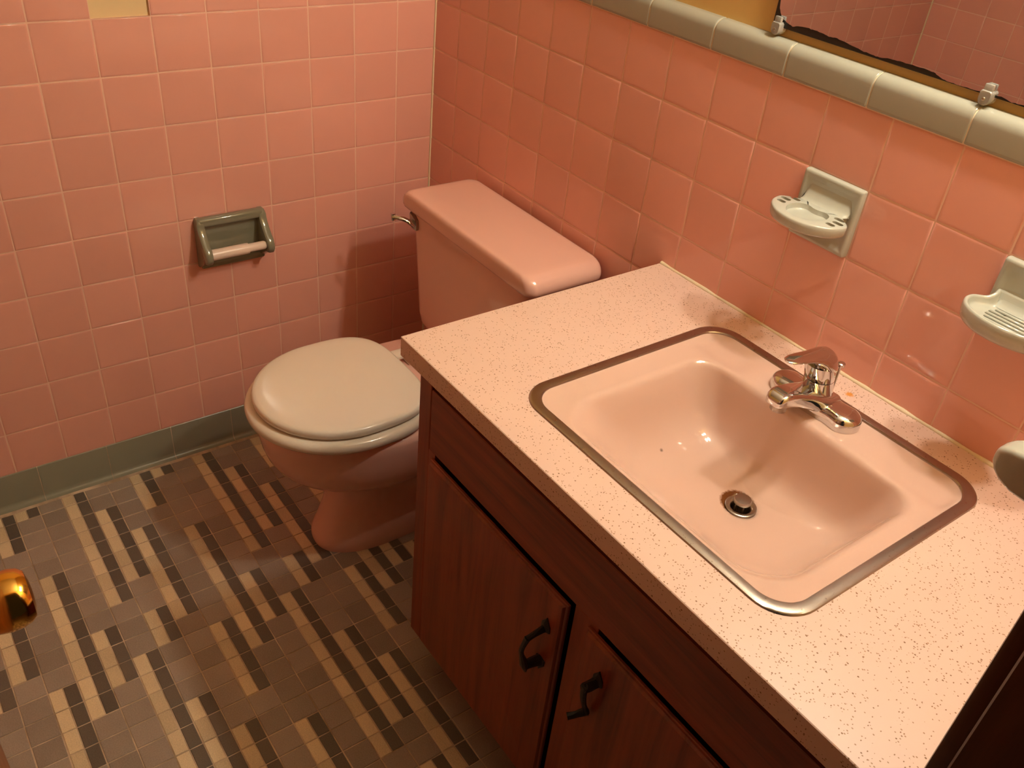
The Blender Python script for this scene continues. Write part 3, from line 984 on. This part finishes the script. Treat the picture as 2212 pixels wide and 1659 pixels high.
# tumbler and toothbrush holder
TX, TZ = 1.1420, 1.0320
th = thing('toothbrush_holder', 'grey ceramic toothbrush holder with a slotted tray on the tiled wall above the faucet', 'toothbrush holder', (TX, 0.0, DZ - 0.05))
bm = bmesh.new()
plate(bm, TX, DZ)
finish('back_plate', bm, M_CERAM, th, 40)
bm = bmesh.new()
rg = []
for ins, z in ((0.010, -0.0185), (0.0045, -0.0180), (0.0016, -0.0160), (0.0004, -0.0130), (0.0, -0.0060), (0.0002, -0.0022), (0.0010, -0.0008), (0.0026, 0.0)):
    lp = offset_loop(loop, ins)
    rg.append([Vector((TX + u, -max(v, 0.004), TZ + z)) for u, v in lp])
loft(bm, rg)
tray = finish('tray', bm, M_CERAM, th, 40)
cut = []
bm = bmesh.new()
kid = out_pts([(0.0, 0.034), (0.006, 0.0335), (0.015, 0.031), (0.024, 0.034), (0.0300, 0.043), (0.0320, 0.056), (0.028, 0.069), (0.017, 0.0815), (0.0, 0.0870)], 4)
rg = [[Vector((TX + u, -v, TZ + z)) for u, v in offset_loop(kid, ins)] for ins, z in ((0.0036, -0.0085), (0.0012, -0.0072), (0.0, -0.004), (-0.0004, 0.004))]
loft(bm, rg)
cut.append(finish('cutter', bm, M_CERAM))
for s in (-1, 1):
    for u, v, ln in ((0.0420, 0.0310, 0.0092), (0.0490, 0.0450, 0.0088), (0.0460, 0.0590, 0.0074)):
        bm = bmesh.new()
        loft(bm, [[Vector((TX + s * u + a, -v + b, TZ + z)) for a, b in rr(-ln, ln, -0.0042, 0.0042, 0.0038, 4, 1)] for z in (-0.025, 0.01)])
        cut.append(finish('cutter', bm, M_CERAM))
apply_bool(tray, cut)
bm = bmesh.new()
fillet(bm, TX, TZ, 0.0430, 0.032, 0.018)
finish('tray_back', bm, M_CERAM, th, 40)

# soap dish
SDX, SDZ = 1.4705, 1.0235
sd = thing('soap_dish', 'grey ceramic soap dish with a ridged tray on the wall at the right edge', 'soap dish', (SDX, 0.0, DZ - 0.05))
bm = bmesh.new()
plate(bm, SDX, DZ)
finish('back_plate', bm, M_CERAM, sd, 40)
bm = bmesh.new()
half2 = [(0.0470, 0.004), (0.0460, 0.010), (0.0455, 0.016), (0.0490, 0.023), (0.0560, 0.029), (0.0625, 0.037), (0.0645, 0.047), (0.0625, 0.058), (0.0540, 0.072), (0.0400, 0.083), (0.0210, 0.0905), (0.0, 0.093)]
lp2 = out_pts(half2, 4)
def zrim(v): return 0.0 + 0.009 * sstep(0.030, 0.008, v)
rg = []
for ins, z, rim in ((0.014, -0.0260, 0), (0.0050, -0.0245, 0), (0.0015, -0.0200, 0), (0.0, -0.0120, 0), (0.0, -0.0030, 1), (0.0010, -0.0008, 1), (0.0026, 0.0, 1), (0.0046, -0.0006, 1), (0.0060, -0.0030, 1), (0.0072, -0.0080, 0), (0.0105, -0.0105, 0), (0.0180, -0.0112, 0)):
    rg.append([Vector((SDX + u, -max(v, 0.004), SDZ + z + (zrim(v) if rim else 0))) for u, v in offset_loop(lp2, ins)])
loft(bm, rg)
for k in range(5):
    v = 0.030 + 0.0095 * k
    w = 0.036 - 0.0035 * abs(k - 1.5)
    tube(bm, [(SDX - w, -v, SDZ - 0.0112), (SDX - w + 0.002, -v, SDZ - 0.0100), (SDX + w - 0.002, -v, SDZ - 0.0100), (SDX + w, -v, SDZ - 0.0112)], [0.0004, 0.0017, 0.0017, 0.0004], 8)
finish('tray', bm, M_CERAM, sd, 50)
bm = bmesh.new()
fillet(bm, SDX, SDZ - 0.010, 0.0400, 0.030, 0.016)
finish('tray_back', bm, M_CERAM, sd, 40)

# ------------------------------------------------------------------ ceramic bracket on the doorway wall, only its nose in view
tb = thing('towel_bar_bracket', 'dark grey glazed ceramic bracket jutting in at the right edge above the countertop', 'bracket', (X_END, -0.481, 1.06))
bm = bmesh.new()
by, bz, bx = -0.481, 1.112, 1.654
def brk(dx, w, h, r):
    return [Vector((bx + dx, by + a, bz + b)) for a, b in rr(-w, w, -h, h, r, 5, 3)]
loft(bm, [brk(0.0, 0.004, 0.003, 0.002), brk(0.0020, 0.009, 0.0075, 0.004), brk(0.0065, 0.0130, 0.0115, 0.005), brk(0.014, 0.0160, 0.0155, 0.005), brk(0.026, 0.0185, 0.0185, 0.005), brk(0.042, 0.0195, 0.0195, 0.006),
          brk(0.056, 0.0180, 0.0185, 0.006), brk(0.070, 0.0165, 0.0170, 0.006), brk(0.084, 0.0180, 0.0190, 0.006), brk(0.094, 0.0250, 0.0270, 0.006), brk(0.099, 0.0330, 0.0360, 0.005), brk(0.104, 0.0345, 0.0375, 0.004), brk(X_END - bx, 0.0350, 0.0380, 0.004)])
finish('bracket_body', bm, M_CERAM, tb, 35)

# ------------------------------------------------------------------ mirror
mir = thing('wall_mirror', 'wall mirror with blackened peeling silver along its lower edge', 'mirror', (1.30, 0.012, 1.248))
MX0, MX1, MZ0, MZ1 = 0.944, 1.656, 1.248, 1.70
YM = 0.0125
bm = bmesh.new()
box(bm, MX0, MX1, YM, YM + 0.005, MZ0, MZ1, 0.0008, 1)
finish('mirror_backing', bm, M_BLACK, mir, 30)
JAG = [(0.949, 1.2849), (0.9507, 1.2745), (0.9545, 1.268), (0.9584, 1.2627), (0.9685, 1.2583), (0.982, 1.2543), (0.9939, 1.2581), (1.0125, 1.2591), (1.0241, 1.2592), (1.036, 1.2582), (1.0489, 1.257),
       (1.0632, 1.258), (1.0817, 1.2557), (1.0998, 1.2539), (1.1069, 1.2523), (1.1262, 1.2518), (1.1348, 1.2511), (1.1506, 1.2532), (1.1663, 1.2545), (1.1847, 1.2548), (1.2077, 1.2553),
       (1.2237, 1.2549), (1.2317, 1.2518), (1.2450, 1.2490), (1.2637, 1.2489), (1.2849, 1.2496), (1.302, 1.2506), (1.3212, 1.2517), (1.3365, 1.2494), (1.3524, 1.2499)]
pts = []
for (a, b), (c, d) in zip(JAG[:-1], JAG[1:]):
    for k in range(4):
        f = k / 4
        pts.append((a + (c - a) * f, b + (d - b) * f + random.uniform(-0.0005, 0.0005)))
x = JAG[-1][0]
while x < MX1 - 0.006:
    pts.append((x, 1.2496 + random.uniform(-0.0004, 0.0011)))
    x += 0.006
pts += [(MX1 - 0.003, 1.2500), (MX1 - 0.002, MZ1 - 0.002), (MX0 + 0.004, MZ1 - 0.002), (MX0 + 0.0045, 1.33)]
bm = bmesh.new()
f = bm.faces.new([bm.verts.new((px, YM - 0.0006, pz)) for px, pz in pts])
r = bmesh.ops.extrude_face_region(bm, geom=[f])
for v in [g for g in r['geom'] if isinstance(g, bmesh.types.BMVert)]:
    v.co.y += 0.0005
finish('silvered_glass', bm, M_SILVER, mir, smooth=False)

def mirror_clip(px, pz, label):
    o = thing('mirror_clip', label, 'mirror clip', (px, 0.006, pz), 'clear plastic mirror clips')
    bm = bmesh.new()
    y0 = 0.0195
    rg = []
    for y, s in ((y0, 1.0), (0.0045, 1.0), (0.0030, 0.86)):
        rg.append([Vector((px + a * s, y, pz + b * s)) for a, b in [(0.0085 * math.cos(t), -0.002 + 0.0085 * math.sin(t)) for t in [PI + PI * k / 10 for k in range(11)]] + [(0.0085, 0.006), (0.006, 0.0085), (-0.006, 0.0085), (-0.0085, 0.006)]])
    loft(bm, rg)
    box(bm, px - 0.0060, px + 0.0060, 0.0050, 0.0112, pz + 0.004, pz + 0.0165, 0.0016, 2)
    finish('clip_body', bm, M_CLEAR, o, 40)
    bm = bmesh.new()
    lathe(bm, [(0.0018, 0.0), (0.0024, -0.0010), (0.0015, -0.0020), (0.0002, -0.0022)], (px, 0.0030, pz - 0.0020), 'Y', 16)
    finish('screw', bm, M_CHROMED, o, 40)
mirror_clip(0.9575, 1.2475, 'clear plastic mirror clip at the corner of the mirror beside the ochre wall')
mirror_clip(1.3045, 1.2470, 'clear plastic mirror clip on the lower mirror edge at the far right')

# ------------------------------------------------------------------ vanity light above the mirror (out of frame, lights the room)
LX, LY, LZ = 1.42, -0.058, 1.90
lamp = thing('vanity_light', 'two-globe vanity light bar above the mirror', 'light', (LX, 0.02, LZ))
bm = bmesh.new()
box(bm, LX - 0.24, LX + 0.24, -0.018, 0.020, LZ - 0.055, LZ + 0.055, 0.008, 3)
finish('light_bar', bm, M_CHROME, lamp, 40)
for s in (-1, 1):
    bm = bmesh.new()
    lathe(bm, [(0.022, -0.016), (0.026, -0.024), (0.026, -0.030)], (LX + s * 0.115, 0.0, LZ), 'Y', 24)
    finish('socket', bm, M_WHITE, lamp, 40)
    bm = bmesh.new()
    bmesh.ops.create_uvsphere(bm, u_segments=32, v_segments=20, radius=0.038, matrix=Matrix.Translation((LX + s * 0.115, LY, LZ)))
    finish('globe_bulb', bm, M_BULB, lamp, 180)

# ------------------------------------------------------------------ world, camera, view
w = bpy.data.worlds.new('world')
scene.world = w
w.use_nodes = True
bg = w.node_tree.nodes['Background']
bg.inputs['Color'].default_value = (1.0, 0.72, 0.45, 1)
bg.inputs['Strength'].default_value = 0.02

cam = bpy.data.cameras.new('camera')
co = bpy.data.objects.new('camera', cam)
COL.objects.link(co)
C = (1.8566271900364988, -1.176391861227811, 1.5409483002663174)
RM = [[0.5830582419747564, 0.807256816789974, 0.09153970838616786], [0.5093282914690711, -0.27542032419361967, -0.8153087369397426], [-0.6329516395227233, 0.5219962421006494, -0.5717448253008478]]
rt, dn_, fw = (Vector(r) for r in RM)
mw = Matrix.Identity(4)
for i in range(3):
    mw[i][0], mw[i][1], mw[i][2], mw[i][3] = rt[i], -dn_[i], -fw[i], C[i]
co.matrix_world = mw
cam.sensor_fit = 'HORIZONTAL'
cam.sensor_width = 36.0
cam.lens = 1915.4338967084211 * 36.0 / 2212.0
cam.clip_start = 0.02
cam.clip_end = 50
scene.camera = co

scene.view_settings.view_transform = 'Standard'
scene.view_settings.look = 'None'
scene.view_settings.exposure = 0.0
scene.view_settings.gamma = 1.0
scene.view_settings.use_curve_mapping = False
scene.cycles.max_bounces = 12
scene.cycles.diffuse_bounces = 6
scene.cycles.glossy_bounces = 6
scene.cycles.transmission_bounces = 8
scene.cycles.sample_clamp_indirect = 0.0
scene.cycles.caustics_refractive = False
scene.cycles.use_denoising = True
